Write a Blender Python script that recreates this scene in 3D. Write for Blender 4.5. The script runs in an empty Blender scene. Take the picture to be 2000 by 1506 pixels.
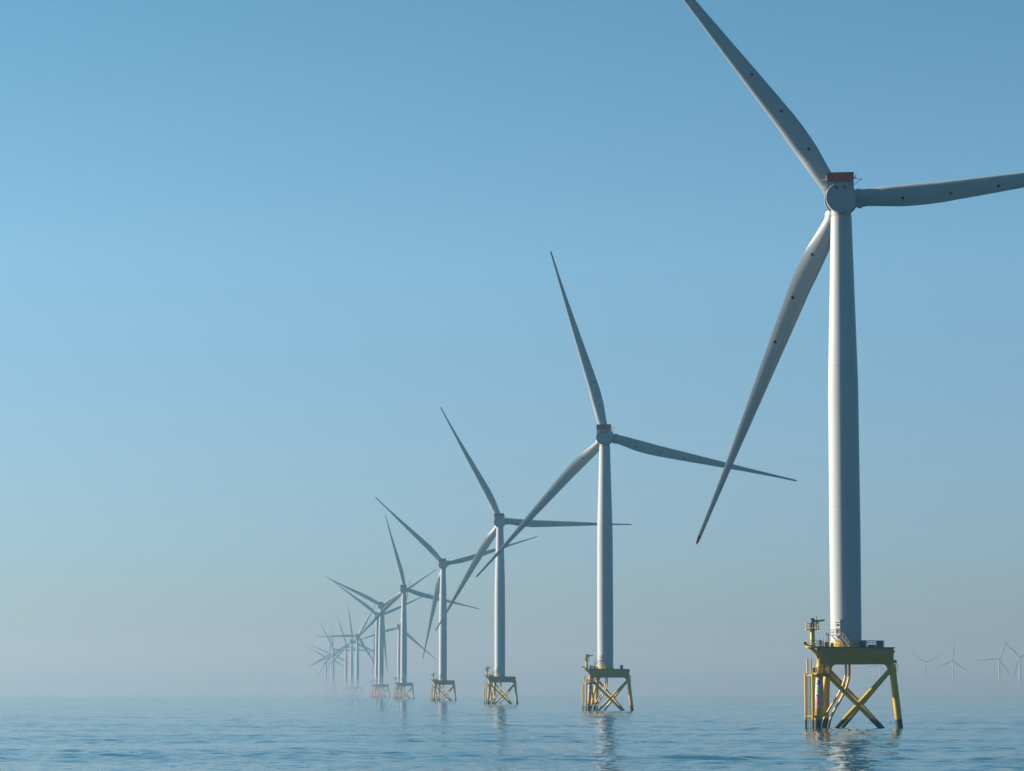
import bpy, bmesh, math, random
import numpy as np
from mathutils import Vector, Matrix, noise

S = bpy.context.scene
COL = S.collection
rad = math.radians
random.seed(7)

# ------------------------------------------------------------------ materials
def new_mat(name):
    m = bpy.data.materials.new(name)
    m.use_nodes = True
    nt = m.node_tree
    nt.nodes.clear()
    out = nt.nodes.new('ShaderNodeOutputMaterial')
    return m, nt, out

class NB:
    """small node-building helper"""
    def __init__(self, nt): self.nt = nt
    def n(self, typ, **kw):
        x = self.nt.nodes.new(typ)
        for k, v in kw.items(): setattr(x, k, v)
        return x
    def link(self, a, b): self.nt.links.new(a, b)
    def put(self, sock, v):
        if isinstance(v, bpy.types.NodeSocket): self.link(v, sock)
        else: sock.default_value = v
    def math(self, op, a, b=0.0, c=0.0, clamp=False):
        x = self.n('ShaderNodeMath', operation=op, use_clamp=clamp)
        for i, v in enumerate((a, b, c)): self.put(x.inputs[i], v)
        return x.outputs[0]
    def vmath(self, op, a, b=None):
        x = self.n('ShaderNodeVectorMath', operation=op)
        self.put(x.inputs[0], a)
        if b is not None: self.put(x.inputs[1], b)
        return x.outputs[0]
    def noise(self, vec, scale, detail=3.0, rough=0.5, out='Fac'):
        x = self.n('ShaderNodeTexNoise')
        self.put(x.inputs['Vector'], vec)
        x.inputs['Scale'].default_value = scale
        x.inputs['Detail'].default_value = detail
        x.inputs['Roughness'].default_value = rough
        return x.outputs[out]
    def ramp(self, fac, lo, hi):
        x = self.n('ShaderNodeMapRange')
        x.interpolation_type = 'SMOOTHSTEP'
        self.put(x.inputs[0], fac)
        x.inputs[1].default_value = lo; x.inputs[2].default_value = hi
        return x.outputs[0]
    def mix(self, fac, a, b, blend='MIX'):
        x = self.n('ShaderNodeMix', data_type='RGBA', blend_type=blend)
        self.put(x.inputs[0], fac)
        for s, v in ((x.inputs[6], a), (x.inputs[7], b)):
            if isinstance(v, tuple): v = (*v, 1.0) if len(v) == 3 else v
            self.put(s, v)
        return x.outputs[2]
    def principled(self, out, col, rough=0.5, metal=0.0, normal=None, spec=0.5):
        p = self.n('ShaderNodeBsdfPrincipled')
        if isinstance(col, tuple): col = (*col, 1.0)
        self.put(p.inputs['Base Color'], col)
        self.put(p.inputs['Roughness'], rough)
        p.inputs['Metallic'].default_value = metal
        p.inputs['Specular IOR Level'].default_value = spec
        if normal is not None: self.link(normal, p.inputs['Normal'])
        self.link(p.outputs[0], out.inputs[0])
        return p

def painted(name, col, rough=0.45, wear=0.12, wear_col=None, streak=True, spec=0.4):
    """painted steel: faint vertical rain streaks and blotches in object space"""
    m, nt, out = new_mat(name); b = NB(nt)
    tc = b.n('ShaderNodeTexCoord')
    mp = b.n('ShaderNodeMapping'); b.link(tc.outputs['Object'], mp.inputs[0])
    mp.inputs['Scale'].default_value = (1.3, 1.3, 0.05 if streak else 1.0)
    n1 = b.noise(mp.outputs[0], 1.0, 5, 0.6)
    n2 = b.noise(tc.outputs['Object'], 0.35, 4, 0.55)
    f = b.math('MULTIPLY', b.ramp(n1, 0.48, 0.78), wear)
    f = b.math('ADD', f, b.math('MULTIPLY', b.ramp(n2, 0.45, 0.75), wear * 0.7))
    wc = wear_col or tuple(c * 0.55 for c in col)
    c = b.mix(f, col, wc)
    r = b.math('ADD', rough, b.math('MULTIPLY', n2, 0.15))
    b.principled(out, c, r, spec=spec)
    return m

def tower_material():
    m, nt, out = new_mat('tower_paint'); b = NB(nt)
    tc = b.n('ShaderNodeTexCoord')
    sx = b.n('ShaderNodeSeparateXYZ'); b.link(tc.outputs['Object'], sx.inputs[0])
    mp = b.n('ShaderNodeMapping'); b.link(tc.outputs['Object'], mp.inputs[0])
    mp.inputs['Scale'].default_value = (1.1, 1.1, 0.03)
    n1 = b.noise(mp.outputs[0], 1.0, 6, 0.62)
    n2 = b.noise(tc.outputs['Object'], 0.12, 5, 0.55)
    f = b.math('MULTIPLY', b.ramp(n1, 0.5, 0.8), 0.26)
    f = b.math('ADD', f, b.math('MULTIPLY', b.ramp(n2, 0.45, 0.75), 0.08))
    # bolted section joints: a hair-thin darker ring every 29 m
    z = b.math('SUBTRACT', sx.outputs['Z'], 16.0)
    d = b.math('ABSOLUTE', b.math('SUBTRACT', b.math('MODULO', z, 28.6), 0.0))
    ring = b.math('LESS_THAN', d, 0.12)
    f = b.math('ADD', f, b.math('MULTIPLY', ring, 0.4), clamp=True)
    c = b.mix(f, WHITE, (0.20, 0.20, 0.18))
    b.principled(out, c, 0.42, spec=0.2)
    return m

def blade_material():
    """light grey laminate, root-to-tip panel seam, dark red inspection dots, red tip (all UV)"""
    m, nt, out = new_mat('blade_laminate'); b = NB(nt)
    tc = b.n('ShaderNodeTexCoord')
    sx = b.n('ShaderNodeSeparateXYZ'); b.link(tc.outputs['UV'], sx.inputs[0])
    u, r = sx.outputs['X'], b.math('MULTIPLY', sx.outputs['Y'], 100.0)   # chord fraction from leading edge, radius in m
    ch = b.n('ShaderNodeAttribute', attribute_name='chord').outputs['Fac']
    dots = None
    for rr in (12.6, 22.4, 32.3):
        dx = b.math('MULTIPLY', b.math('SUBTRACT', u, 0.66), ch)
        dr = b.math('SUBTRACT', r, rr)
        dist = b.math('SQRT', b.math('ADD', b.math('MULTIPLY', dx, dx), b.math('MULTIPLY', dr, dr)))
        k = b.math('LESS_THAN', dist, 0.34)
        dots = k if dots is None else b.math('MAXIMUM', dots, k)
    tip = b.math('GREATER_THAN', r, 75.9)
    seam = b.math('LESS_THAN', b.math('ABSOLUTE', b.math('MULTIPLY', b.math('SUBTRACT', u, 0.30), ch)), 0.045)
    seam = b.math('MULTIPLY', seam, b.math('MULTIPLY', b.math('GREATER_THAN', r, 7.0), b.math('LESS_THAN', r, 55.0)))
    mp = b.n('ShaderNodeMapping'); b.link(tc.outputs['Object'], mp.inputs[0])
    mp.inputs['Scale'].default_value = (1.0, 1.0, 0.12)
    n1 = b.noise(mp.outputs[0], 1.2, 5, 0.6)
    c = b.mix(b.math('MULTIPLY', b.ramp(n1, 0.45, 0.8), 0.22), BLADE, (0.15, 0.16, 0.155))
    c = b.mix(b.math('MULTIPLY', seam, 0.6), c, (0.12, 0.13, 0.12))
    c = b.mix(dots, c, (0.035, 0.005, 0.004))
    c = b.mix(tip, c, (0.26, 0.02, 0.012))
    b.principled(out, c, 0.4, spec=0.2)
    return m

def jacket_material(name, col):
    """yellow offshore paint with a black weed band at the waterline and rust weeps"""
    m, nt, out = new_mat(name); b = NB(nt)
    g = b.n('ShaderNodeNewGeometry')
    sx = b.n('ShaderNodeSeparateXYZ'); b.link(g.outputs['Position'], sx.inputs[0])
    n1 = b.noise(g.outputs['Position'], 1.4, 5, 0.65)
    mp = b.n('ShaderNodeMapping'); b.link(g.outputs['Position'], mp.inputs[0])
    mp.inputs['Scale'].default_value = (1.6, 1.6, 0.18)
    n2 = b.noise(mp.outputs[0], 1.0, 5, 0.6)
    edge = b.math('ADD', sx.outputs['Z'], b.math('MULTIPLY', b.math('SUBTRACT', n1, 0.5), 1.1))
    weed = b.math('SUBTRACT', 1.0, b.ramp(edge, 1.65, 2.15))
    stain = b.math('MULTIPLY', b.math('SUBTRACT', 1.0, b.ramp(edge, 1.9, 4.6)), 0.35)
    rust = b.math('MULTIPLY', b.ramp(n2, 0.58, 0.75), 0.35)
    c = b.mix(rust, col, (0.22, 0.10, 0.02))
    c = b.mix(stain, c, (0.16, 0.13, 0.05))
    c = b.mix(weed, c, b.mix(n1, (0.006, 0.010, 0.006), (0.028, 0.034, 0.018)))
    b.principled(out, c, b.math('ADD', 0.45, b.math('MULTIPLY', weed, 0.2)), spec=0.4)
    return m

def sign_material():
    """white sleeve: dark blue disc at the top, green then red vertical scribbled lettering below"""
    m, nt, out = new_mat('leg_sign_print'); b = NB(nt)
    tc = b.n('ShaderNodeTexCoord')
    sx = b.n('ShaderNodeSeparateXYZ'); b.link(tc.outputs['UV'], sx.inputs[0])
    u = b.math('MULTIPLY', sx.outputs['X'], 4.6)     # metres round the leg
    v = b.math('MULTIPLY', sx.outputs['Y'], 6.0)     # metres up the leg
    def disc(cu, cv, r, ru=1.0):
        du = b.math('DIVIDE', b.math('SUBTRACT', u, cu), ru); dv = b.math('SUBTRACT', v, cv)
        return b.math('LESS_THAN', b.math('ADD', b.math('MULTIPLY', du, du), b.math('MULTIPLY', dv, dv)), r * r)
    def bar(u0, u1, v0, v1):
        a = b.math('MULTIPLY', b.math('GREATER_THAN', u, u0), b.math('LESS_THAN', u, u1))
        c = b.math('MULTIPLY', b.math('GREATER_THAN', v, v0), b.math('LESS_THAN', v, v1))
        return b.math('MULTIPLY', a, c)
    def mx(*a):
        r = a[0]
        for x in a[1:]: r = b.math('MAXIMUM', r, x)
        return r
    c0 = SIGN_U
    c = (0.33, 0.33, 0.33)
    blue = b.math('MULTIPLY', mx(disc(c0 + .1, 5.35, .48)), b.math('SUBTRACT', 1.0, disc(c0 - .2, 5.45, .24)))
    green = mx(bar(c0 - .3, c0 + .34, 3.95, 4.12), bar(c0 - .3, c0 - .1, 3.5, 4.5), bar(c0 - .2, c0 + .34, 4.32, 4.5),
               bar(c0 + .1, c0 + .3, 3.4, 3.8), bar(c0 - .3, c0 + .2, 3.4, 3.55))
    dark = mx(disc(c0, 2.75, .2), bar(c0 + .18, c0 + .3, 2.4, 3.0))
    red = mx(b.math('MULTIPLY', disc(c0, 1.95, .36), b.math('SUBTRACT', 1.0, disc(c0, 1.95, .18))),
             b.math('MULTIPLY', disc(c0 + .05, 1.15, .38), b.math('SUBTRACT', 1.0, disc(c0 + .05, 1.15, .17))),
             bar(c0 - .35, c0 - .18, .6, 2.2))
    orange = bar(0, 10, .0, .42)
    c = b.mix(blue, c, (0.012, 0.03, 0.11))
    c = b.mix(green, c, (0.16, 0.34, 0.05))
    c = b.mix(dark, c, (0.03, 0.02, 0.03))
    c = b.mix(red, c, (0.62, 0.10, 0.09))
    c = b.mix(orange, c, (0.62, 0.22, 0.06))
    b.principled(out, c, 0.5, spec=0.3)
    return m

def hoist_material():
    """red helihoist railing panels with pale worn patches"""
    m, nt, out = new_mat('hoist_red'); b = NB(nt)
    tc = b.n('ShaderNodeTexCoord')
    n1 = b.noise(tc.outputs['Object'], 1.7, 4, 0.6)
    n2 = b.noise(tc.outputs['Object'], 0.6, 2, 0.5)
    c = b.mix(b.math('MULTIPLY', b.ramp(n1, 0.5, 0.72), 0.45), (0.50, 0.014, 0.008), (0.36, 0.06, 0.035))
    c = b.mix(b.math('MULTIPLY', b.ramp(n2, 0.44, 0.62), 0.75), c, (0.05, 0.006, 0.005))
    b.principled(out, c, 0.5, spec=0.3)
    return m

WHITE = (0.295, 0.33, 0.345)
BLADE = (0.245, 0.28, 0.295)
SIGN_U = 1.8
YEL = (0.47, 0.30, 0.004)
M = {}
M['tower'] = tower_material()
M['nacelle'] = painted('nacelle_gelcoat', (0.21, 0.245, 0.26), 0.4, 0.10, streak=False)
M['blade'] = blade_material()
M['yellow'] = jacket_material('offshore_yellow', YEL)
M['deck'] = painted('deck_yellow', (0.35, 0.185, 0.004), 0.5, 0.35, (0.14, 0.09, 0.01))
M['deck_edge'] = painted('deck_edge_grey', (0.12, 0.12, 0.07), 0.6, 0.2, streak=False)
M['sign'] = sign_material()
M['red'] = hoist_material()
M['dark'] = painted('dark_steel', (0.035, 0.04, 0.045), 0.5, 0.2, streak=False)
M['glass'] = painted('dark_window', (0.012, 0.013, 0.015), 0.15, 0.1, streak=False)
M['galv'] = painted('galvanised_steel', (0.26, 0.27, 0.27), 0.45, 0.3, streak=False)
M['cream'] = painted('cream_paint', (0.46, 0.36, 0.09), 0.5, 0.3, streak=False)
M['blue'] = painted('cage_blue_steel', (0.05, 0.12, 0.19), 0.5, 0.25, streak=False)
M['door'] = painted('door_white', (0.45, 0.46, 0.44), 0.45, 0.15)

# ------------------------------------------------------------------ mesh builder
class MB:
    def __init__(self): self.bm = bmesh.new(); self.mi = 0
    def _face(self, vs):
        try:
            f = self.bm.faces.new(vs); f.material_index = self.mi; f.smooth = True; return f
        except ValueError: return None
    def tube(self, path, r, n=12, caps=True):
        path = [Vector(p) for p in path]
        rs = r if isinstance(r, (list, tuple)) else [r] * len(path)
        rings = []
        prev = None
        for i, p in enumerate(path):
            if i == 0: d = path[1] - path[0]
            elif i == len(path) - 1: d = path[-1] - path[-2]
            else: d = (path[i + 1] - p).normalized() + (p - path[i - 1]).normalized()
            d.normalize()
            if prev is None:
                ref = Vector((0, 0, 1)) if abs(d.z) < 0.95 else Vector((0, 1, 0))
                a = d.cross(ref).normalized()
            else:
                a = (prev - d * prev.dot(d)).normalized()
            prev = a
            c = d.cross(a)
            rings.append([self.bm.verts.new(p + (a * math.cos(2 * math.pi * k / n) + c * math.sin(2 * math.pi * k / n)) * rs[i]) for k in range(n)])
        for i in range(len(rings) - 1):
            for k in range(n):
                self._face([rings[i][k], rings[i][(k + 1) % n], rings[i + 1][(k + 1) % n], rings[i + 1][k]])
        if caps:
            self._face(rings[0][::-1]); self._face(rings[-1])
        return self
    def box(self, c, s, rz=0.0):
        c = Vector(c); R = Matrix.Rotation(rz, 3, 'Z')
        v = [self.bm.verts.new(c + R @ Vector((x * s[0] / 2, y * s[1] / 2, z * s[2] / 2))) for x in (-1, 1) for y in (-1, 1) for z in (-1, 1)]
        for q in ((0, 1, 3, 2), (4, 6, 7, 5), (0, 4, 5, 1), (2, 3, 7, 6), (0, 2, 6, 4), (1, 5, 7, 3)):
            f = self._face([v[i] for i in q])
        return self
    def prism(self, poly, z0, z1):
        lo = [self.bm.verts.new((x, y, z0)) for x, y in poly]; hi = [self.bm.verts.new((x, y, z1)) for x, y in poly]
        n = len(poly)
        for i in range(n): self._face([lo[i], lo[(i + 1) % n], hi[(i + 1) % n], hi[i]])
        self._face(lo[::-1]); self._face(hi)
        return self
    def slab(self, poly3, off):
        """closed plate: a planar 3-D outline swept by the vector off"""
        off = Vector(off)
        a = [self.bm.verts.new(Vector(p) - off / 2) for p in poly3]; c = [self.bm.verts.new(Vector(p) + off / 2) for p in poly3]
        n = len(poly3)
        for i in range(n): self._face([a[i], a[(i + 1) % n], c[(i + 1) % n], c[i]])
        self._face(a[::-1]); self._face(c)
        return self
    def lathe(self, prof, axis='Z', n=48, origin=(0, 0, 0)):
        """prof: (distance along axis, radius)"""
        o = Vector(origin)
        rings = []
        for t, r in prof:
            ring = []
            for k in range(n):
                a = 2 * math.pi * k / n
                ca, sa = math.cos(a) * r, math.sin(a) * r
                ring.append(self.bm.verts.new(o + (Vector((ca, sa, t)) if axis == 'Z' else Vector((ca, t, sa)))))
            rings.append(ring)
        for i in range(len(rings) - 1):
            for k in range(n):
                self._face([rings[i][k], rings[i][(k + 1) % n], rings[i + 1][(k + 1) % n], rings[i + 1][k]])
        self._face(rings[0][::-1]); self._face(rings[-1])
        return self
    def railing(self, path, h=1.1, spacing=1.5, r=0.045, closed=False, mids=1):
        pts = [Vector(p) for p in path]
        segs = list(zip(pts, pts[1:] + ([pts[0]] if closed else [])))
        if not closed: segs = segs[:len(pts) - 1]
        for a, b in segs:
            L = (b - a).length; k = max(1, round(L / spacing))
            for i in range(k + 1):
                p = a.lerp(b, i / k)
                self.tube([p, p + Vector((0, 0, h))], r, 6)
            for j in range(mids + 1):
                z = Vector((0, 0, h * (1 - j / (mids + 1))))
                self.tube([a + z, b + z], r, 6)
        return self
    def build(self, name, mats, parent=None, ang=35, matrix=None):
        if matrix is not None: bmesh.ops.transform(self.bm, matrix=matrix, verts=self.bm.verts)
        bmesh.ops.recalc_face_normals(self.bm, faces=self.bm.faces)
        me = bpy.data.meshes.new(name)
        self.bm.to_mesh(me); self.bm.free()
        for m in (mats if isinstance(mats, (list, tuple)) else [mats]): me.materials.append(m)
        me.set_sharp_from_angle(angle=rad(ang))
        o = bpy.data.objects.new(name, me); COL.objects.link(o)
        if parent is not None: o.parent = parent
        return o

# ------------------------------------------------------------------ the turbine (local origin: tower axis at the waterline)
HUB_Z = 108.0
ALPHA = rad(11)
E1 = Vector((math.cos(ALPHA), -math.sin(ALPHA), 0)); E2 = Vector((math.sin(ALPHA), math.cos(ALPHA), 0))
def Rz(z): return 10.5 - 0.108 * z
def legs(z, r=None):
    R = Rz(z) if r is None else r
    Z = Vector((0, 0, z))
    return (-R / 2 * E1 - R * .866 * E2 + Z, -R / 2 * E1 + R * .866 * E2 + Z, R * E1 + Z)
def legpos(i, z): return legs(z)[i]

LEVEL = {}      # object -> coarsest distance class that still shows it (0 near only, 1 middle, 2 all)

def make_turbine():
    root = bpy.data.objects.new('wind_turbine', None); COL.objects.link(root)
    def add(o, lv): LEVEL[o.name] = lv; return o

    # ---- jacket
    jacket = bpy.data.objects.new('jacket', None); COL.objects.link(jacket); jacket.parent = root; add(jacket, 2)
    for i in range(3):
        m = MB(); m.tube([legpos(i, -2.4), legpos(i, 11.3), legpos(i, 11.45), legpos(i, 12.84)], [.72, .70, .76, .76], 28)
        add(m.build('leg', M['yellow'], jacket), 2)
    for i, j in ((0, 2), (2, 1), (0, 1)):
        for a, c in ((i, j), (j, i)):
            p0 = legpos(a, 12.2); p1 = legpos(c, -4.2)
            t = (12.2 + 2.2) / (12.2 + 4.2)
            m = MB(); m.tube([p0, p0.lerp(p1, t)], .44, 18)
            add(m.build('brace', M['yellow'], jacket), 2)
    # sign sleeve on the near left leg
    me_s = MB(); n = 40
    uv = me_s.bm.loops.layers.uv.new('UVMap')
    r0 = .735
    rows = []
    z0, z1 = 3.85, 9.85
    for k in range(9):
        z = z0 + (z1 - z0) * k / 8; c = legpos(0, z)
        rows.append([me_s.bm.verts.new(c + Vector((math.cos(2 * math.pi * q / n + rad(90)), math.sin(2 * math.pi * q / n + rad(90)), 0)) * r0) for q in range(n)])
    for k in range(8):
        for q in range(n):
            f = me_s._face([rows[k][q], rows[k][(q + 1) % n], rows[k + 1][(q + 1) % n], rows[k + 1][q]])
            for lp, (uu, vv) in zip(f.loops, ((q, k), (q + 1, k), (q + 1, k + 1), (q, k + 1))): lp[uv].uv = (uu / n, vv / 8)
    # close the sleeve onto the leg
    for k, z in ((0, z0), (8, z1)):
        c = legpos(0, z)
        inner = [me_s.bm.verts.new(c + Vector((math.cos(2 * math.pi * q / n + rad(90)), math.sin(2 * math.pi * q / n + rad(90)), 0)) * .69) for q in range(n)]
        for q in range(n): me_s._face([rows[k][q], rows[k][(q + 1) % n], inner[(q + 1) % n], inner[q]])
    add(me_s.build('leg_sign', M['sign'], jacket), 1)

    # cable tubes: two S-curves from the deck to the sea bed
    for pts in (((.15, 2.6, 13.0), (.12, 2.6, 10.7), (-.5, 2.6, 8.6), (-1.6, 2.6, 6.4), (-3.3, 2.6, 3.8), (-4.4, 2.6, 1.7), (-4.8, 2.6, 0), (-5.0, 2.6, -2)),
                ((.75, 1.6, 13.0), (.72, 1.6, 10.5), (.1, 1.6, 8.2), (-1.0, 1.6, 5.9), (-2.4, 1.6, 3.5), (-3.25, 1.6, 1.7), (-3.6, 1.6, 0), (-3.75, 1.6, -2))):
        P = [Vector(p) for p in pts]; path = []
        for i in range(len(P) - 1):
            a, b_, c, d = P[max(i - 1, 0)], P[i], P[i + 1], P[min(i + 2, len(P) - 1)]
            for k in range(6):
                t = k / 6
                path.append(.5 * ((2 * b_) + (c - a) * t + (2 * a - 5 * b_ + 4 * c - d) * t * t + (3 * b_ - a - 3 * c + d) * t ** 3))
        path.append(P[-1])
        m = MB(); m.tube(path, .25, 12)
        add(m.build('cable_tube', M['yellow'], root), 1)

    # ---- boat landing on the near left leg
    m = MB()
    f1, f2 = Vector((-9.15, -8.5, 0)), Vector((-7.85, -9.6, 0))
    for z in (10.55, 2.5):
        A = legpos(0, z)
        m.tube([f1 + Vector((0, 0, z)), A], .17, 10); m.tube([f2 + Vector((0, 0, z)), A], .17, 10)
        m.tube([f1 + Vector((0, 0, z)), f2 + Vector((0, 0, z))], .15, 10)
    for f in (f1, f2):
        q = f.lerp(legpos(0, 0), .5); m.tube([(q.x, q.y, 2.3), (q.x, q.y, 10.7)], .09, 8)
    landing = add(m.build('boat_landing', M['yellow'], root), 1)
    for f in (f1, f2):
        m = MB(); m.tube([f + Vector((0, 0, -2)), f + Vector((0, 0, 10.95))], .23, 14)
        add(m.build('fender_tube', M['yellow'], landing), 1)
    m = MB()                                                # ladder behind the fenders, with its taller top stringers
    l1, l2 = Vector((-8.75, -8.35, 0)), Vector((-8.2, -8.75, 0))
    for l in (l1, l2): m.tube([l + Vector((0, 0, -1.6)), l + Vector((0, 0, 11))], .07, 8)
    for k in range(38):
        z = -1.0 + k * .31; m.tube([l1 + Vector((0, 0, z)), l2 + Vector((0, 0, z))], .03, 5)
    m.tube([(-8.72, -8.3, 10.6), (-8.72, -8.3, 13.9)], .16, 10)
    m.tube([(-8.0, -8.6, 10.6), (-8.0, -8.6, 13.8)], .14, 10)
    for k in range(10):
        z = 10.8 + k * .31; m.tube([(-8.72, -8.3, z), (-8.0, -8.6, z)], .03, 5)
    add(m.build('ladder', M['cream'], landing), 1)

    # ---- access platform round the near left leg
    A = legpos(0, 10.9)
    ctr = Vector((A.x + .25, A.y - .1, 0))
    octo = [(ctr.x + 2.0 * math.cos(rad(22.5 + 45 * k)), ctr.y + 2.0 * math.sin(rad(22.5 + 45 * k))) for k in range(8)]
    m = MB(); m.prism(octo, 10.7, 11.05)
    m.box((ctr.x + .2, ctr.y, 10.55), (3.4, .25, .38)); m.box((ctr.x, ctr.y, 10.52), (.25, 3.4, .32))
    plat = add(m.build('access_platform', M['deck'], root), 1)
    m = MB(); m.railing([(x * .98 + ctr.x * .02, y * .98 + ctr.y * .02, 11.05) for x, y in octo], 1.15, 1.0, .05, closed=True)
    add(m.build('railing', M['yellow'], plat), 0)
    m = MB(); m.box((ctr.x - 1.35, ctr.y - 1.0, 11.7), (.75, .3, 1.0)); m.box((ctr.x - 1.35, ctr.y - 1.16, 11.7), (.6, .05, .8))
    add(m.build('locker', M['dark'], plat), 0)
    m = MB(); m.box((ctr.x + 1.45, ctr.y - .5, 11.75), (.5, .6, 1.4)); m.box((ctr.x + 1.45, ctr.y - .5, 12.49), (.6, .7, .06))
    add(m.build('locker', M['galv'], plat), 0)

    # ---- deck: triangular box girder with cut corners, haunches at the legs
    def tri(R, off, cut):
        c = legs(0, R)
        P = []
        for i in range(3):
            p, q, s = c[i - 1], c[i], c[(i + 1) % 3]
            for a, b_ in ((p, q), (q, s)):
                d = (b_ - a).normalized(); nrm = Vector((d.y, -d.x, 0))
                if nrm.dot(a + b_) < 0: nrm = -nrm
                if (a, b_) == (p, q): P.append((q + nrm * off + d * cut))
                else: P.append((q + nrm * off - d * cut))
        return [(v.x, v.y) for v in P]
    m = MB()
    m.prism(tri(9.0, .55, .25), 12.85, 16.05)
    for i in (0, 1):                                        # rounded corner columns carrying the legs up to the deck
        c = legs(0, 9.05)[i]; m.lathe([(12.9, .74), (16.04, .74)], 'Z', 28, (c.x, c.y, 0))
    for i, j in ((0, 2), (2, 0), (1, 2), (2, 1), (0, 1), (1, 0)):     # haunches
        p = legs(0, 9.02)[i]; q = legs(0, 9.02)[j]; d = (q - p).normalized(); nrm = Vector((-d.y, d.x, 0))
        pts = [p + Vector((0, 0, 12.88)), p + Vector((0, 0, 11.5)) + d * .55]
        for k in range(6):
            t = rad(90 * k / 5)
            pts.append(p + d * (.75 + 1.0 * (1 - math.cos(t))) + Vector((0, 0, 11.75 + 1.08 * math.sin(t))))
        pts.append(p + d * 1.9 + Vector((0, 0, 12.88)))
        m.slab(pts, nrm * .8)
    deck = add(m.build('deck', M['deck'], root), 2)
    m = MB(); m.prism(tri(9.0, .78, .40), 16.055, 16.28)
    add(m.build('deck_plating', M['deck_edge'], deck), 1)
    c = [Vector((x, y, 16.28)) for x, y in tri(9.0, .68, .35)]
    # corner order: A(2) B(2) C(2)
    m = MB(); m.railing([c[2], c[1], c[0], c[5].lerp(c[0], .0) if False else c[1].lerp(c[4], .0)][0:3], 1.15, 1.5, .05)
    fr = c[1]; to = c[4] if (c[4] - c[1]).length > 5 else c[5]
    add(m.build('railing', M['galv'], deck), 0)
    for x, y, h, r, cap in ((-4.55, -4.9, 2.7, .07, .16), (-4.15, -4.9, 2.5, .1, .22), (-5.2, -5.1, 1.9, .09, 0), (-1.2, -4.2, 1.9, .06, 0), (0.0, -3.9, 1.7, .06, 0)):
        m = MB(); m.tube([(x, y, 16.28), (x, y, 16.28 + h)], r, 10)
        if cap: m.box((x, y, 16.2 + h), (cap * 1.6, cap * 1.6, .34))
        add(m.build('signal_post', M['galv'], deck), 0)
    for x, y, w, d, h in ((-4.4, -4.4, .9, .7, .95), (-3.3, -4.3, .6, .5, .75), (-5.3, -3.2, .8, .9, 1.25), (-5.75, -4.5, .4, .4, 1.4)):
        m = MB(); m.box((x, y, 16.28 + h / 2), (w, d, h)); m.box((x, y, 16.30 + h), (w + .08, d + .08, .05)); m.box((x, y - d / 2 - .02, 16.28 + h * .55), (w * .7, .05, h * .6))
        add(m.build('junction_box', M['galv'], deck), 0)
    q = legs(0, 9.45)[2]
    m = MB(); m.box((q.x + .05, q.y, 15.4), (.45, .6, .5)); add(m.build('tie_bracket', M['deck'], deck), 0)
    m = MB(); m.box((q.x + .2, q.y, 13.4), (.8, .7, .7))
    m.tube([(q.x + .45, q.y - .2, 13.1), (q.x + .75, q.y - .2, 12.7), (q.x + .7, q.y - .2, 11.5), (q.x + .3, q.y - .2, 11.3)], .06, 8)
    add(m.build('hanging_hoop', M['deck'], deck), 0)

    # ---- davit crane on an outboard bracket at the near left corner
    pc = Vector((-7.55, -7.4, 0))
    m = MB()
    m.tube([(-9.0, -7.75, 16.9), (-8.5, -7.6, 16.45), (-7.6, -7.35, 15.9), (-6.7, -7.1, 14.9), (-6.1, -6.95, 13.4)], [.26, .36, .42, .42, .40], 16)
    m.lathe([(16.0, .9), (16.15, 1.45), (16.38, 1.45)], 'Z', 24, pc)
    m.tube([(-6.6, -6.9, 16.2), (-5.2, -6.0, 16.2)], .3, 10)
    br = add(m.build('crane_bracket', M['yellow'], root), 1)
    m = MB(); m.railing([(pc.x + 1.4 * math.cos(rad(40 + 30 * k)), pc.y + 1.4 * math.sin(rad(40 + 30 * k)), 16.38) for k in range(12)], 1.1, .8, .045, closed=True)
    m.mi = 1; m.tube([(-9.15, -7.8, 16.75), (-9.15, -7.8, 17.25)], .3, 12)
    add(m.build('railing', [M['galv'], M['dark']], br), 0)
    m = MB(); m.lathe([(16.38, .62), (16.7, .62), (16.75, .48), (19.4, .46), (19.5, .56), (19.66, .56)], 'Z', 24, pc)
    crane = add(m.build('davit_crane', M['cream'], root), 1)
    m = MB(); m.box((pc.x - .05, pc.y, 19.74), (2.65, 2.0, .16))
    m.railing([(pc.x - 1.3, pc.y - .95, 19.82), (pc.x + 1.2, pc.y - .95, 19.82), (pc.x + 1.2, pc.y + .95, 19.82), (pc.x - 1.3, pc.y + .95, 19.82)], 1.1, .65, .045, closed=True)
    add(m.build('crane_platform', M['cream'], crane), 1)
    m = MB(); m.lathe([(19.82, .36), (21.2, .36), (21.3, .28), (21.75, .28)], 'Z', 16, pc); m.box((pc.x - .1, pc.y - .35, 20.6), (.7, .5, .9))
    m.lathe([(21.7, .42), (21.9, .46), (22.0, .2)], 'Z', 16, (pc.x + .02, pc.y, 0))
    add(m.build('crane_head', M['dark'], crane), 1)
    m = MB(); m.tube([(pc.x + .78, pc.y - .5, 19.8), (pc.x + .78, pc.y - .5, 22.5)], .06, 8); add(m.build('aerial', M['dark'], crane), 1)
    m = MB(); m.tube([(pc.x + .2, pc.y, 21.35), (pc.x + 1.3, pc.y + .4, 21.45), (pc.x + 2.5, pc.y + .9, 21.6)], [.3, .24, .2], 12)
    m.tube([(pc.x + .1, pc.y, 20.3), (pc.x + 1.3, pc.y + .4, 21.3)], .12, 10)
    add(m.build('crane_boom', M['cream'], crane), 1)

    # ---- tower
    prof = [(16.0, 3.10), (40, 3.16), (68, 3.06), (73, 2.98), (82, 2.72), (103.9, 2.13), (104.15, 2.13)]
    prof2 = []
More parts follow.
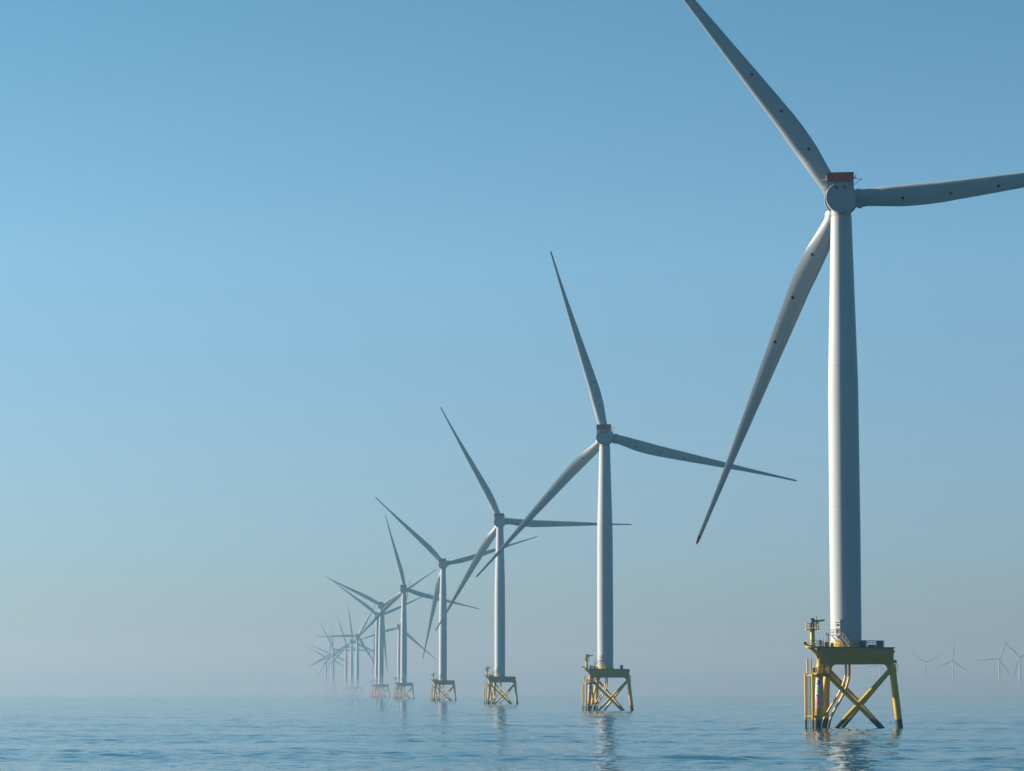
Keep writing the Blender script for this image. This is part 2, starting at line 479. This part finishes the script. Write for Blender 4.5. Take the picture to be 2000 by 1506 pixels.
    for (a, ra), (b_, rb) in zip(prof, prof[1:]):
        k = max(1, int((b_ - a) / 3))
        prof2 += [(a + (b_ - a) * i / k, ra + (rb - ra) * i / k) for i in range(k)]
    prof2.append(prof[-1])
    m = MB(); m.lathe(prof2, 'Z', 96)
    tower = add(m.build('tower', M['tower'], root, 60), 2)
    m = MB(); m.lathe([(16.285, 3.35), (16.5, 3.35), (16.55, 3.17), (17.3, 3.17), (17.32, 3.02)], 'Z', 64)
    add(m.build('base_flange', M['yellow'], tower), 1)
    m = MB()
    rr = [(3.95 * math.cos(rad(205 + 14 * k)), 3.95 * math.sin(rad(205 + 14 * k)), 16.28) for k in range(8)]
    m.railing(rr, 1.15, .9, .05)
    add(m.build('railing', M['cream'], tower), 0)
    # entrance door with hood, landing and stair, on the lit side
    ang = math.atan2(-2.55, -1.75)
    rd = Vector((math.cos(ang), math.sin(ang), 0)); td = Vector((-rd.y, rd.x, 0))
    rz = ang - math.pi / 2
    m = MB()
    p = rd * 3.15
    m.box((p.x, p.y, 20.05), (1.05, .7, 2.5), rz); m.box((p.x, p.y, 21.42), (1.2, .95, .18), rz)
    m.mi = 1
    q = rd * 3.53
    m.box((q.x, q.y, 19.55), (.66, .06, .9), rz); m.box((q.x, q.y, 20.75), (.6, .05, .35), rz)
    q = p + td * .62 + rd * .25
    m.box((q.x, q.y, 21.62), (.34, .34, .42), rz)
    add(m.build('door', [M['door'], M['dark']], tower), 1)
    m = MB()
    q = rd * 4.1
    m.box((q.x, q.y, 18.62), (2.3, 1.7, .14), rz)
    for sgn in (-1, 1):
        e = q + td * sgn * 1.1
        m.tube([(e.x, e.y, 18.6), (rd.x * 3.1 + td.x * sgn * .5, rd.y * 3.1 + td.y * sgn * .5, 17.5)], .09, 8)
    a = q + td * 1.15; b_ = q + td * 3.3
    for off in (-.7, .7):
        m.tube([a + rd * off + Vector((0, 0, 18.6)), b_ + rd * off + Vector((0, 0, 16.4))], .08, 8)
    for k in range(9):
        c_ = a.lerp(b_, (k + .5) / 9); m.box((c_.x, c_.y, 18.5 - 2.1 * (k + .5) / 9), (.3, 1.4, .05), rz)
    rl = [q - td * 1.1 - rd * .8, q - td * 1.1 + rd * .8, q + td * 1.1 + rd * .8]
    m.railing([v + Vector((0, 0, 18.69)) for v in rl], 1.1, .8, .045)
    m.railing([a + rd * .8 + Vector((0, 0, 18.69)), b_ + rd * .8 + Vector((0, 0, 16.4))], 1.1, 1.2, .045)
    add(m.build('entrance_stair', M['galv'], tower), 0)

    # ---- nacelle (rotor axis along +Y, tilted up 6 degrees at the rotor end)
    NT = Matrix.Translation((0, 0, HUB_Z)) @ Matrix.Rotation(rad(-7), 4, 'Z') @ Matrix.Rotation(rad(6), 4, 'X')
    m = MB()
    m.lathe([(-5.56, 2.80), (-5.62, 2.86), (-5.60, 2.94), (-5.48, 3.0), (-5.0, 3.02), (-1.0, 3.05), (1.6, 3.05)], 'Y', 80)      # canopy
    nac = add(m.build('nacelle', M['nacelle'], root, 30, NT), 2)
    m = MB()
    hb = [(-2.66, -5.2), (2.66, -5.2), (2.66, 1.4), (-2.66, 1.4)]
    m.prism(hb, 1.5, 3.15)
    m.slab([(-2.62, 1.0, 3.15), (2.62, 1.0, 3.15), (2.3, 1.0, 4.0), (-2.3, 1.0, 4.0)], (0, 1.2, 0))
    add(m.build('roof_housing', M['nacelle'], nac, 30, NT), 2)
    m = MB(); m.lathe([(1.62, 3.0), (1.65, 3.38), (1.8, 3.45), (3.6, 3.45), (3.8, 3.3), (3.95, 2.7)], 'Y', 80)
    add(m.build('generator_ring', M['nacelle'], nac, 30, NT), 2)
    m = MB()
    m.lathe([(-3.95, 1.75), (-3.9, 2.0), (-3.5, 2.05), (-2.0, 2.05)], 'Z', 48)
    add(m.build('yaw_bearing', M['nacelle'], nac, 30, Matrix.Translation((0, 0, HUB_Z))), 2)
    for sx in (-.86, .86):
        m = MB(); m.box((sx, -5.585, 1.98), (.62, .07, .62))
        add(m.build('hatch_window', M['glass'], nac, 30, NT), 1)
    # red helihoist deck on the roof: floor, solid railing panels with posts
    m = MB()
    m.box((0, -3.1, 3.24), (5.3, 4.6, .16))
    for c_, s_ in (((0, -5.33, 4.12), (5.26, .07, 1.56)), ((0, -.85, 4.12), (5.26, .07, 1.56)), ((-2.6, -3.09, 4.12), (.07, 4.4, 1.56)), ((2.6, -3.09, 4.12), (.07, 4.4, 1.56))):
        m.box(c_, s_)
    m.mi = 1
    for k in range(8):
        x = -2.62 + 5.24 * k / 7
        m.box((x, -5.385, 4.14), (.07, .06, 1.66)); m.box((x, -.8, 4.14), (.07, .06, 1.66))
    m.box((0, -5.37, 4.98), (5.42, .16, .14)); m.box((0, -.83, 4.98), (5.42, .16, .14))
    m.box((-2.63, -3.1, 4.98), (.16, 4.38, .14)); m.box((2.63, -3.1, 4.98), (.16, 4.38, .14))
    m.mi = 2
    for x, z, w, h in ((-1.9, 4.1, .5, .5), (1.95, 4.05, .42, .62), (-.45, 4.2, .3, .75), (.55, 4.3, .5, .3)):
        m.box((x, -5.40, z), (w, .04, h))
    add(m.build('hoist_deck', [M['red'], M['dark'], painted('red_faded_panel', (0.30, 0.06, 0.03), .6, .4, streak=False)], nac, 30, NT), 1)
    m = MB()                                                # wind sensors on arms either side
    m.tube([(2.6, -4.2, 3.75), (4.35, -4.2, 3.62)], .06, 8); m.tube([(4.25, -4.2, 3.62), (2.6, -4.2, 2.5)], .05, 8)
    m.tube([(4.3, -4.2, 3.62), (4.3, -4.2, 3.95)], .05, 8)
    m.box((2.85, -4.2, 4.05), (.7, .3, .2)); m.tube([(2.8, -4.2, 4.0), (2.8, -4.2, 3.7)], .06, 8); m.tube([(3.1, -4.2, 4.0), (3.1, -4.2, 4.55)], .05, 8); m.lathe([(4.4, .09), (4.55, .12), (4.62, .05)], 'Z', 10, (3.1, -4.2, 0))
    add(m.build('sensor_arm', M['galv'], nac, 30, NT), 1)
    m = MB(); m.tube([(-2.6, -4.2, 3.7), (-4.2, -4.2, 3.5)], .07, 8); m.box((-2.9, -4.2, 4.25), (.5, .3, .2)); m.box((-3.05, -4.2, 4.4), (.14, .2, .3)); m.tube([(-2.8, -4.2, 4.2), (-2.8, -4.2, 3.7)], .06, 8)
    add(m.build('sensor_arm', M['door'], nac, 30, NT), 1)

    # ---- hub
    RY = 7.3
    m = MB(); m.lathe([(3.96, 2.3), (4.6, 2.5), (6, 2.6), (8.4, 2.5), (9.4, 2.1), (10.1, 1.35), (10.4, .5), (10.45, .05)], 'Y', 56)
    add(m.build('hub', M['nacelle'], root, 40, NT), 2)

    # ---- blade: span along +Z, leading edge at -X, suction side towards -Y (downwind)
    # radius, chord, thickness ratio, twist
    tab = [(2.5, 3.6, 1., 6), (5., 3.62, 1., 6), (7, 3.85, .86, 5.5), (9, 4.15, .70, 5), (11.5, 4.45, .56, 4), (14, 4.6, .48, 3.2), (17, 4.6, .42, 2.4), (20, 4.42, .38, 1.6), (25, 4.1, .335, .8),
           (30, 3.75, .305, 0), (36, 3.28, .275, -.8), (43, 2.75, .245, -1.6), (50, 2.2, .22, -2.2), (57, 1.66, .2, -2.8), (64, 1.24, .19, -3.2), (71, .9, .18, -3.5), (75.5, .76, .18, -3.5), (77.2, .56, .18, -3.5), (77.9, .18, .2, -3.5)]
    LEP = [(0, .5), (5, .5), (12, .37), (20, .30), (35, .31), (55, .35), (78, .45)]
    def lead(r):
        for a, c_ in zip(LEP, LEP[1:]):
            if r <= c_[0]: return a[1] + (c_[1] - a[1]) * (r - a[0]) / (c_[0] - a[0])
        return .45
    def samp(r):
        for a, c_ in zip(tab, tab[1:]):
            if a[0] <= r <= c_[0]:
                t = (r - a[0]) / (c_[0] - a[0]); t2 = t * t * (3 - 2 * t) * .35 + t * .65
                return [a[i] + (c_[i] - a[i]) * t2 for i in (1, 2, 3)]
        return list(tab[-1][1:])
    rsv = [2.5 + i * 0.9 for i in range(82)] + [76.0, 76.6, 77.1, 77.4, 77.7, 77.9]
    N = 44
    m = MB(); uv = m.bm.loops.layers.uv.new('UVMap'); cl = m.bm.verts.layers.float.new('chord')
    rings = []
    for r in rsv:
        ch, th, tw = samp(r)
        w = min(1, max(0, (r - 4.5) / 9)); w = w * w * (3 - 2 * w)
        pa = lead(r)
        tw_ = rad(tw + 2 + 5 * max(0, 1 - r / 60)); ring = []
        for k in range(N):
            a = 2 * math.pi * k / N
            xc = (1 + math.cos(a)) / 2
            yt = 5 * th * (.2969 * math.sqrt(max(xc, 0)) - .126 * xc - .3516 * xc ** 2 + .2843 * xc ** 3 - .1036 * xc ** 4)
            camber = .03 * 4 * xc * (1 - xc) * w
            ya = -(camber + (yt if math.sin(a) >= 0 else -yt))
            yc = -.5 * math.sin(a)
            x = (xc - pa) * ch; y = ch * ((1 - w) * yc + w * ya)
            # twist: leading edge (-X) turns upwind (+Y)
            X = x * math.cos(tw_) + y * math.sin(tw_); Y = -x * math.sin(tw_) + y * math.cos(tw_)
            Y += 2.6 * (r / 76) ** 2.4 + math.sin(rad(0.5)) * r
            v = m.bm.verts.new((X, Y, r)); v[cl] = ch
            ring.append((v, xc))
        rings.append(ring)
    for i in range(len(rings) - 1):
        for k in range(N):
            k2 = (k + 1) % N
            q = [(rings[i][k], rsv[i]), (rings[i][k2], rsv[i]), (rings[i + 1][k2], rsv[i + 1]), (rings[i + 1][k], rsv[i + 1])]
            f = m._face([x[0][0] for x in q])
            for lp, (vx, r) in zip(f.loops, q): lp[uv].uv = (vx[1], r / 100)
    m._face([v for v, _ in rings[0]][::-1]); m._face([v for v, _ in rings[-1]])
    m.mi = 1
    o_ = math.sin(rad(0.5)) * 2.5
    m.lathe([(1.2, 1.78), (3.2, 1.78), (3.25, 2.08), (3.95, 2.08), (4.0, 1.93), (4.35, 1.93), (4.4, 1.72)], 'Z', 44, (0, o_, 0))       # pitch-bearing collar
    proto = m.build('blade', [M['blade'], M['nacelle']], root, 50)
    LEVEL[proto.name] = 2
    RT = NT @ Matrix.Translation((0, RY, 0))
    for k in range(3):
        b = proto if k == 0 else proto.copy()
        if k: COL.objects.link(b); b.parent = root; LEVEL[b.name] = 2
        b['slot'] = k
    root['rt'] = 0
    del root['rt']
    return root, RT

proto_root, RT = make_turbine()

def set_rotor(root, phi):
    """phi: clock angle of the first blade, degrees anticlockwise from the right as seen from behind"""
    for o in root.children:
        if o.name.split('.')[0] == 'blade':
            k = o['slot']
            o.matrix_local = RT @ Matrix.Rotation(rad(90 - (phi + 120 * k)), 4, 'Y')

def copy_turbine(src, level):
    r = src.copy(); COL.objects.link(r)
    for ch in src.children:
        if LEVEL[ch.name] < level: continue
        c = ch.copy(); COL.objects.link(c); c.parent = r; LEVEL[c.name] = LEVEL[ch.name]
        for g in ch.children:
            if LEVEL[g.name] < level: continue
            d = g.copy(); COL.objects.link(d); d.parent = c; LEVEL[d.name] = LEVEL[g.name]
    return r

ROW = 'wind turbines of the long receding row'
FAR = 'hazy wind turbines far behind the nearest one'
# world x, world y, blade angle, level of detail, group, label
TURBINES = [
    (67.5, 595.3, 6.4, 0, ROW, 'largest white turbine on a dark yellow jacket, upper blade cut off by the picture edge'),
    (36.8, 1162.1, 106.3, 0, ROW, 'second largest white turbine, its right blade tip crossing the largest turbine\'s lower blade'),
    (-7.2, 1746.7, 118.0, 0, ROW, 'third largest white turbine, level right blade reaching the second largest tower'),
    (-54.9, 2341.9, 136.0, 0, ROW, 'fourth largest turbine, one blade hanging almost straight down beside its tower'),
    (-107.3, 2921.1, 104.8, 1, ROW, 'fifth largest turbine, its red-topped nacelle above a fading jacket and one blade near upright'),
    (-154.8, 3482.8, 153.3, 1, ROW, 'sixth largest turbine, pale tower standing directly in front of a slightly smaller twin'),
    (-180.2, 3944.7, 143.0, 1, ROW, 'slim turbine half hidden behind the sixth largest tower, just left of it'),
    (-177.4, 4638.0, 77.3, 1, ROW, 'small turbine half hidden behind the fifth largest tower, one blade pointing left'),
    (-282.7, 5391.2, 61.0, 1, ROW, 'hazy turbine with a level left blade, tallest of the three standing side by side'),
    (-324.5, 5966.8, 96.5, 1, ROW, 'middle turbine of the three hazy ones standing side by side, one blade upright'),
    (-373.8, 6641.6, 107.5, 2, ROW, 'shortest of the three hazy turbines side by side, leftmost tower of that trio'),
    (-430.6, 7104.0, 117.5, 2, ROW, 'tallest of the faint far cluster, one blade up left and one level to the right'),
    (-476.8, 7799.3, 89.0, 2, ROW, 'faint turbine with one blade straight up, tight against the tallest of the far cluster'),
    (-531.9, 8568.7, 86.0, 2, ROW, 'very faint turbine in the far cluster, a blade drooping to the lower left'),
    (-560.7, 8896.2, 30.5, 2, ROW, 'faintest leftmost turbine at the far end of the row'),
    (-500.9, 8148.8, 35.0, 2, ROW, 'ghostly turbine in the middle of the far cluster, a blade raised to the right'),
    (1426.4, 11428.5, 68.0, 2, FAR, 'ghostly turbine seen through the legs of the largest turbine\'s jacket'),
    (1441.8, 10296.7, 24.5, 2, FAR, 'faint turbine with blades in a Y, first one right of the yellow jacket'),
    (1451.9, 9712.6, 85.0, 2, FAR, 'faint turbine with one blade straight up, second one right of the yellow jacket'),
    (1513.5, 9162.3, 65.0, 2, FAR, 'faint turbine with one level left blade, third one right of the yellow jacket'),
    (1474.9, 8568.7, 135.0, 2, FAR, 'faint turbine at the right edge, one blade up left towards its neighbour'),
]
roots = []
for i, (x, y, phi, lv, grp, lab) in enumerate(TURBINES):
    r = proto_root if i == 0 else copy_turbine(proto_root, lv)
    r.location = (x, y, 0)
    r['label'] = lab; r['category'] = 'wind turbine'; r['group'] = grp
    set_rotor(r, phi)
    roots.append(r)
for r in roots:
    for o in r.children:
        if 'slot' in o: del o['slot']
        if o.name.split('.')[0] == 'blade': pass

# ------------------------------------------------------------------ loose gear standing on the decks
def cage(loc, rz, s, label):
    root = bpy.data.objects.new('cargo_cage', None); COL.objects.link(root)
    w, d, h = s
    m = MB()
    for x in (-1, 1):
        for y in (-1, 1): m.box((x * w / 2, y * d / 2, h / 2), (.12, .12, h))
    for z in (.06, h - .06):
        for y in (-1, 1): m.box((0, y * d / 2, z), (w - .12, .1, .1))
        for x in (-1, 1): m.box((x * w / 2, 0, z), (.1, d - .12, .1))
    for k in range(1, 6):
        x = -w / 2 + w * k / 6
        for y in (-1, 1): m.box((x, y * (d / 2 - .004), h / 2), (.06, .06, h - .22))
    for k in (1, 2):
        for y in (-1, 1): m.box((0, y * (d / 2 + .03), h * k / 3), (w - .14, .04, .06))
    m.build('frame', M['blue'], root)
    m = MB(); m.box((w * .3, 0, h * .5), (w * .34, d * .8, h * .82)); m.box((-w * .15, .1, h * .22), (w * .4, d * .7, h * .3))
    m.build('cargo', M['blue'], root)
    m = MB(); m.box((0, 0, .03), (w - .15, d - .15, .05))
    m.build('floor', M['galv'], root)
    root.location = loc; root.rotation_euler = (0, 0, rz)
    root['label'] = label; root['category'] = 'cargo cage'; root['group'] = 'gear standing on the turbine decks'
    return root
def cabinet(loc, rz, s, label):
    root = bpy.data.objects.new('equipment_cabinet', None); COL.objects.link(root)
    w, d, h = s
    m = MB(); m.box((0, 0, h / 2), (w, d, h)); m.box((0, 0, h + .03), (w + .1, d + .1, .06)); m.build('housing', M['dark'], root)
    m = MB(); m.box((-w * .24, -d / 2 - .02, h * .5), (w * .44, .04, h * .85)); m.box((w * .24, -d / 2 - .02, h * .5), (w * .44, .04, h * .85)); m.build('door', M['blue'], root)
    root.location = loc; root.rotation_euler = (0, 0, rz)
    root['label'] = label; root['category'] = 'cabinet'; root['group'] = 'gear standing on the turbine decks'
    return root
x1, y1 = TURBINES[0][:2]; x2, y2 = TURBINES[1][:2]
cage((x1 + 5.55, y1 - 1.35, 16.285), rad(4), (3.5, 1.7, 1.35), 'blue steel cargo cage on the largest turbine\'s yellow deck')
cabinet((x1 + 3.1, y1 - 2.85, 16.285), rad(18), (.9, .8, 1.3), 'dark cabinet on the deck between tower and blue cargo cage')
cabinet((x2 + 6.3, y2 - 1.2, 16.285), rad(4), (1.1, 1.2, 1.4), 'dark cabinet on the right side of the second largest turbine\'s deck')

# ------------------------------------------------------------------ sea
def water_material():
    m, nt, out = new_mat('sea_water'); b = NB(nt)
    g = b.n('ShaderNodeNewGeometry'); P = g.outputs['Position']
    def layer(sx, sy, detail, rough, off):
        mp = b.n('ShaderNodeMapping'); b.link(P, mp.inputs[0])
        mp.inputs['Location'].default_value = (off, off * 1.7, 0)
        mp.inputs['Rotation'].default_value = (0, 0, rad(6))
        mp.inputs['Scale'].default_value = (sx, sy, 0)
        c = b.noise(mp.outputs[0], 1.0, detail, rough, out='Color')
        return b.vmath('SUBTRACT', c, (.5, .5, .5)), mp
    chop, _ = layer(.30, .55, 4, .65, 3.1)
    swell, _ = layer(.010, .040, 2, .5, 11.0)
    mp = b.n('ShaderNodeMapping'); b.link(P, mp.inputs[0]); mp.inputs['Scale'].default_value = (.0045, .011, 0)
    patch = b.ramp(b.noise(mp.outputs[0], 1.0, 3, .55), .36, .66)
    k = b.math('ADD', CHOP * .45, b.math('MULTIPLY', patch, CHOP * 1.1))
    ripple, _ = layer(.9, 1.3, 2, .6, 7.7)
    def scale(v, f):
        x = b.n('ShaderNodeVectorMath', operation='SCALE'); b.link(v, x.inputs[0]); b.put(x.inputs['Scale'], f); return x.outputs[0]
    s = b.vmath('ADD', b.vmath('ADD', scale(chop, k), scale(swell, SWELL)), scale(ripple, RIPPLE))
    s = b.vmath('MULTIPLY', s, (1, 1, 0))
    nrm = b.vmath('NORMALIZE', b.vmath('ADD', s, (0, 0, 1)))
    p = b.principled(out, (0.001, 0.040, 0.064), 0.06, normal=nrm)
    p.inputs['IOR'].default_value = 1.333
    return m
CHOP, SWELL, RIPPLE = .48, .0, .40
def build_sea():
    """one sheet, a fan of quads out to the horizon: waves are real heights in world coordinates, finer mesh where the picture looks"""
    rng = np.random.default_rng(11)
    STEP = .0015
    r = [1.0, 6, 20, 50, 90, 140, 180, 210, 225]
    while r[-1] < 13200: r.append(r[-1] * (1 + STEP) if r[-1] < 3000 else r[-1] * 1.01)
    r[-1] = 13200.0
    r = np.array(r)
    fine = np.arange(-.235, .2351, STEP)
    rest = np.linspace(.235, 2 * np.pi - .235, 90)[1:-1]
    a = np.concatenate([fine, rest])
    R, A = np.meshgrid(r, a, indexing='ij')
    X, Y = R * np.sin(A), R * np.cos(A)
    sp = np.maximum(R * STEP, np.gradient(r)[:, None] * np.ones_like(A))
    Z = np.zeros_like(R)
    patch = np.zeros_like(R)
    for k in range(9):
        lx, ly = rng.uniform(200, 900), rng.uniform(40, 160)
        patch += np.sin(2 * np.pi * (X / lx * rng.choice([-1, 1]) + Y / ly) + rng.uniform(0, 6.28))
    patch = 1 / (1 + np.exp(-patch * .75))
    amp = .45 + 1.25 * patch
    for k in range(46):
        lam = 2.6 * (55 / 2.6) ** (k / 45) * rng.uniform(.93, 1.07)
        th = rng.normal(0, .6 if lam < 7 else .3) + (.15 if lam < 12 else -.12)          # heading from the view axis
        slope = WAVE * (1.4 if lam < 5 else .65 if lam < 11 else .22 if lam < 25 else .20) / 46 ** .5 * 1.9
        h = slope * lam / (2 * np.pi)
        f = np.clip((lam / sp - 2.5) / 3.0, 0, 1)
        ph = 2 * np.pi / lam * (X * np.sin(th) + Y * np.cos(th)) + rng.uniform(0, 6.28)
        Z += h * f * np.sin(ph) * (amp if lam < 25 else 1.0)
    Z[R < 220] = 0
    Z[:, len(fine):] *= .0
    Z[:, 0] = 0; Z[:, len(fine) - 1] = 0
    nr, na = R.shape
    co = np.stack([X, Y, Z], -1).reshape(-1, 3).astype(np.float32)
    I, J = np.meshgrid(np.arange(nr - 1), np.arange(na), indexing='ij')
    J2 = (J + 1) % na
    q = np.stack([I * na + J, I * na + J2, (I + 1) * na + J2, (I + 1) * na + J], -1).reshape(-1, 4)[:, ::-1]
    cap = np.arange(na)[::-1]                                            # closes the tiny hole under the viewer
    me = bpy.data.meshes.new('sea')
    me.vertices.add(len(co)); me.vertices.foreach_set('co', co.ravel())
    nl = q.size + na
    me.loops.add(nl); me.loops.foreach_set('vertex_index', np.concatenate([q.ravel(), cap]).astype(np.int32))
    me.polygons.add(len(q) + 1)
    me.polygons.foreach_set('loop_start', np.concatenate([np.arange(len(q)) * 4, [q.size]]).astype(np.int32))
    me.polygons.foreach_set('use_smooth', np.ones(len(q) + 1, dtype=bool))
    me.update(calc_edges=True)
    me.materials.append(water_material())
    o = bpy.data.objects.new('sea', me); COL.objects.link(o)
    return o
WAVE = .07
sea = build_sea()
sea['kind'] = 'structure'

# ------------------------------------------------------------------ air: haze everywhere, a low mist bank over the far water
def air(name, lo, hi, density, col, absorb, aniso=0.44):
    m = MB(); c = [(a + b_) / 2 for a, b_ in zip(lo, hi)]; s = [b_ - a for a, b_ in zip(lo, hi)]
    m.box(c, s)
    mt, nt, out = new_mat(name)
    v = nt.nodes.new('ShaderNodeVolumePrincipled')
    v.inputs['Color'].default_value = (*col, 1); v.inputs['Absorption Color'].default_value = (*absorb, 1); v.inputs['Density'].default_value = density; v.inputs['Anisotropy'].default_value = aniso
    nt.links.new(v.outputs[0], out.inputs['Volume'])
    o = m.build(name, mt); o['kind'] = 'stuff'
    return o
HAZE_D, MIST_D = .00019, .00058
HAZE_C, MIST_C = (.132, .315, .44), (.145, .25, .35)
air('haze', (-13400, -13400, -3.6), (13400, 13400, 196), HAZE_D, HAZE_C, (.55, .22, .25))
air('sea_mist', (-13300, 2500, -1.0), (13300, 13300, 23), MIST_D, MIST_C, (.3, .3, .3))

# ------------------------------------------------------------------ light
SUN_EL, SUN_AZ = rad(25), rad(-73)      # azimuth from +Y (view direction), negative to the left
sd = Vector((math.sin(SUN_AZ) * math.cos(SUN_EL), math.cos(SUN_AZ) * math.cos(SUN_EL), math.sin(SUN_EL)))
sl = bpy.data.lights.new('sun', 'SUN'); sl.energy = 5.0; sl.angle = rad(.53); sl.color = (1.0, .87, .70)
so = bpy.data.objects.new('sun', sl); COL.objects.link(so); so.rotation_euler = sd.to_track_quat('Z', 'Y').to_euler()
so.location = (-300, 200, 400)
w = bpy.data.worlds.new('World'); S.world = w; w.use_nodes = True
nt = w.node_tree; nt.nodes.clear(); b = NB(nt)
sky = b.n('ShaderNodeTexSky', sky_type='NISHITA')
sky.sun_disc = False; sky.sun_elevation = SUN_EL; sky.sun_rotation = SUN_AZ
sky.air_density = 1.0; sky.dust_density = 1.0; sky.ozone_density = 1.5; sky.altitude = 0
tint = b.mix(1.0, sky.outputs[0], (.445, .715, .85), 'MULTIPLY')
# the evening-clear air: deeper blue with height, greyer-pink towards the horizon
tcw = b.n('ShaderNodeTexCoord'); sw = b.n('ShaderNodeSeparateXYZ'); b.link(tcw.outputs['Generated'], sw.inputs[0])
cr = b.n('ShaderNodeValToRGB'); b.link(sw.outputs['Z'], cr.inputs[0])
el = cr.color_ramp.elements
stops = [(0.0, (1.02, .95, .90)), (.018, (1.0, .95, .99)), (.042, (.965, .925, 1.14)), (.068, (1.0, .91, 1.07)), (.11, (1.0, .95, 1.01)), (.145, (1.06, 1.03, 1.05)), (.225, (.84, .93, .90)), (.55, (.52, .78, .86)), (1.0, (.50, .76, .85))]
while len(el) < len(stops): el.new(.5)
for e, (p_, c_) in zip(el, stops): e.position = p_
for e, (p_, c_) in zip(el, stops): e.color = (*c_, 1)
tint = b.mix(1.0, tint, cr.outputs[0], 'MULTIPLY')
bg = b.n('ShaderNodeBackground'); b.link(tint, bg.inputs[0]); bg.inputs[1].default_value = .0545
wo = b.n('ShaderNodeOutputWorld'); b.link(bg.outputs[0], wo.inputs[0])

# ------------------------------------------------------------------ camera
cd = bpy.data.cameras.new('camera'); cam = bpy.data.objects.new('camera', cd); COL.objects.link(cam)
cd.sensor_width = 36; cd.lens = 36 * 5735 / 2000; cd.clip_start = 1; cd.clip_end = 60000
cam.location = (0, 0, 7.37); cam.rotation_euler = (math.pi / 2 + math.atan(598 / 5735), 0, 0)
S.camera = cam

S.view_settings.view_transform = 'Standard'; S.view_settings.look = 'None'
S.view_settings.exposure = 1.5; S.view_settings.gamma = 1
S.render.engine = 'CYCLES'
S.cycles.use_denoising = True
S.cycles.max_bounces = 8; S.cycles.volume_bounces = 0
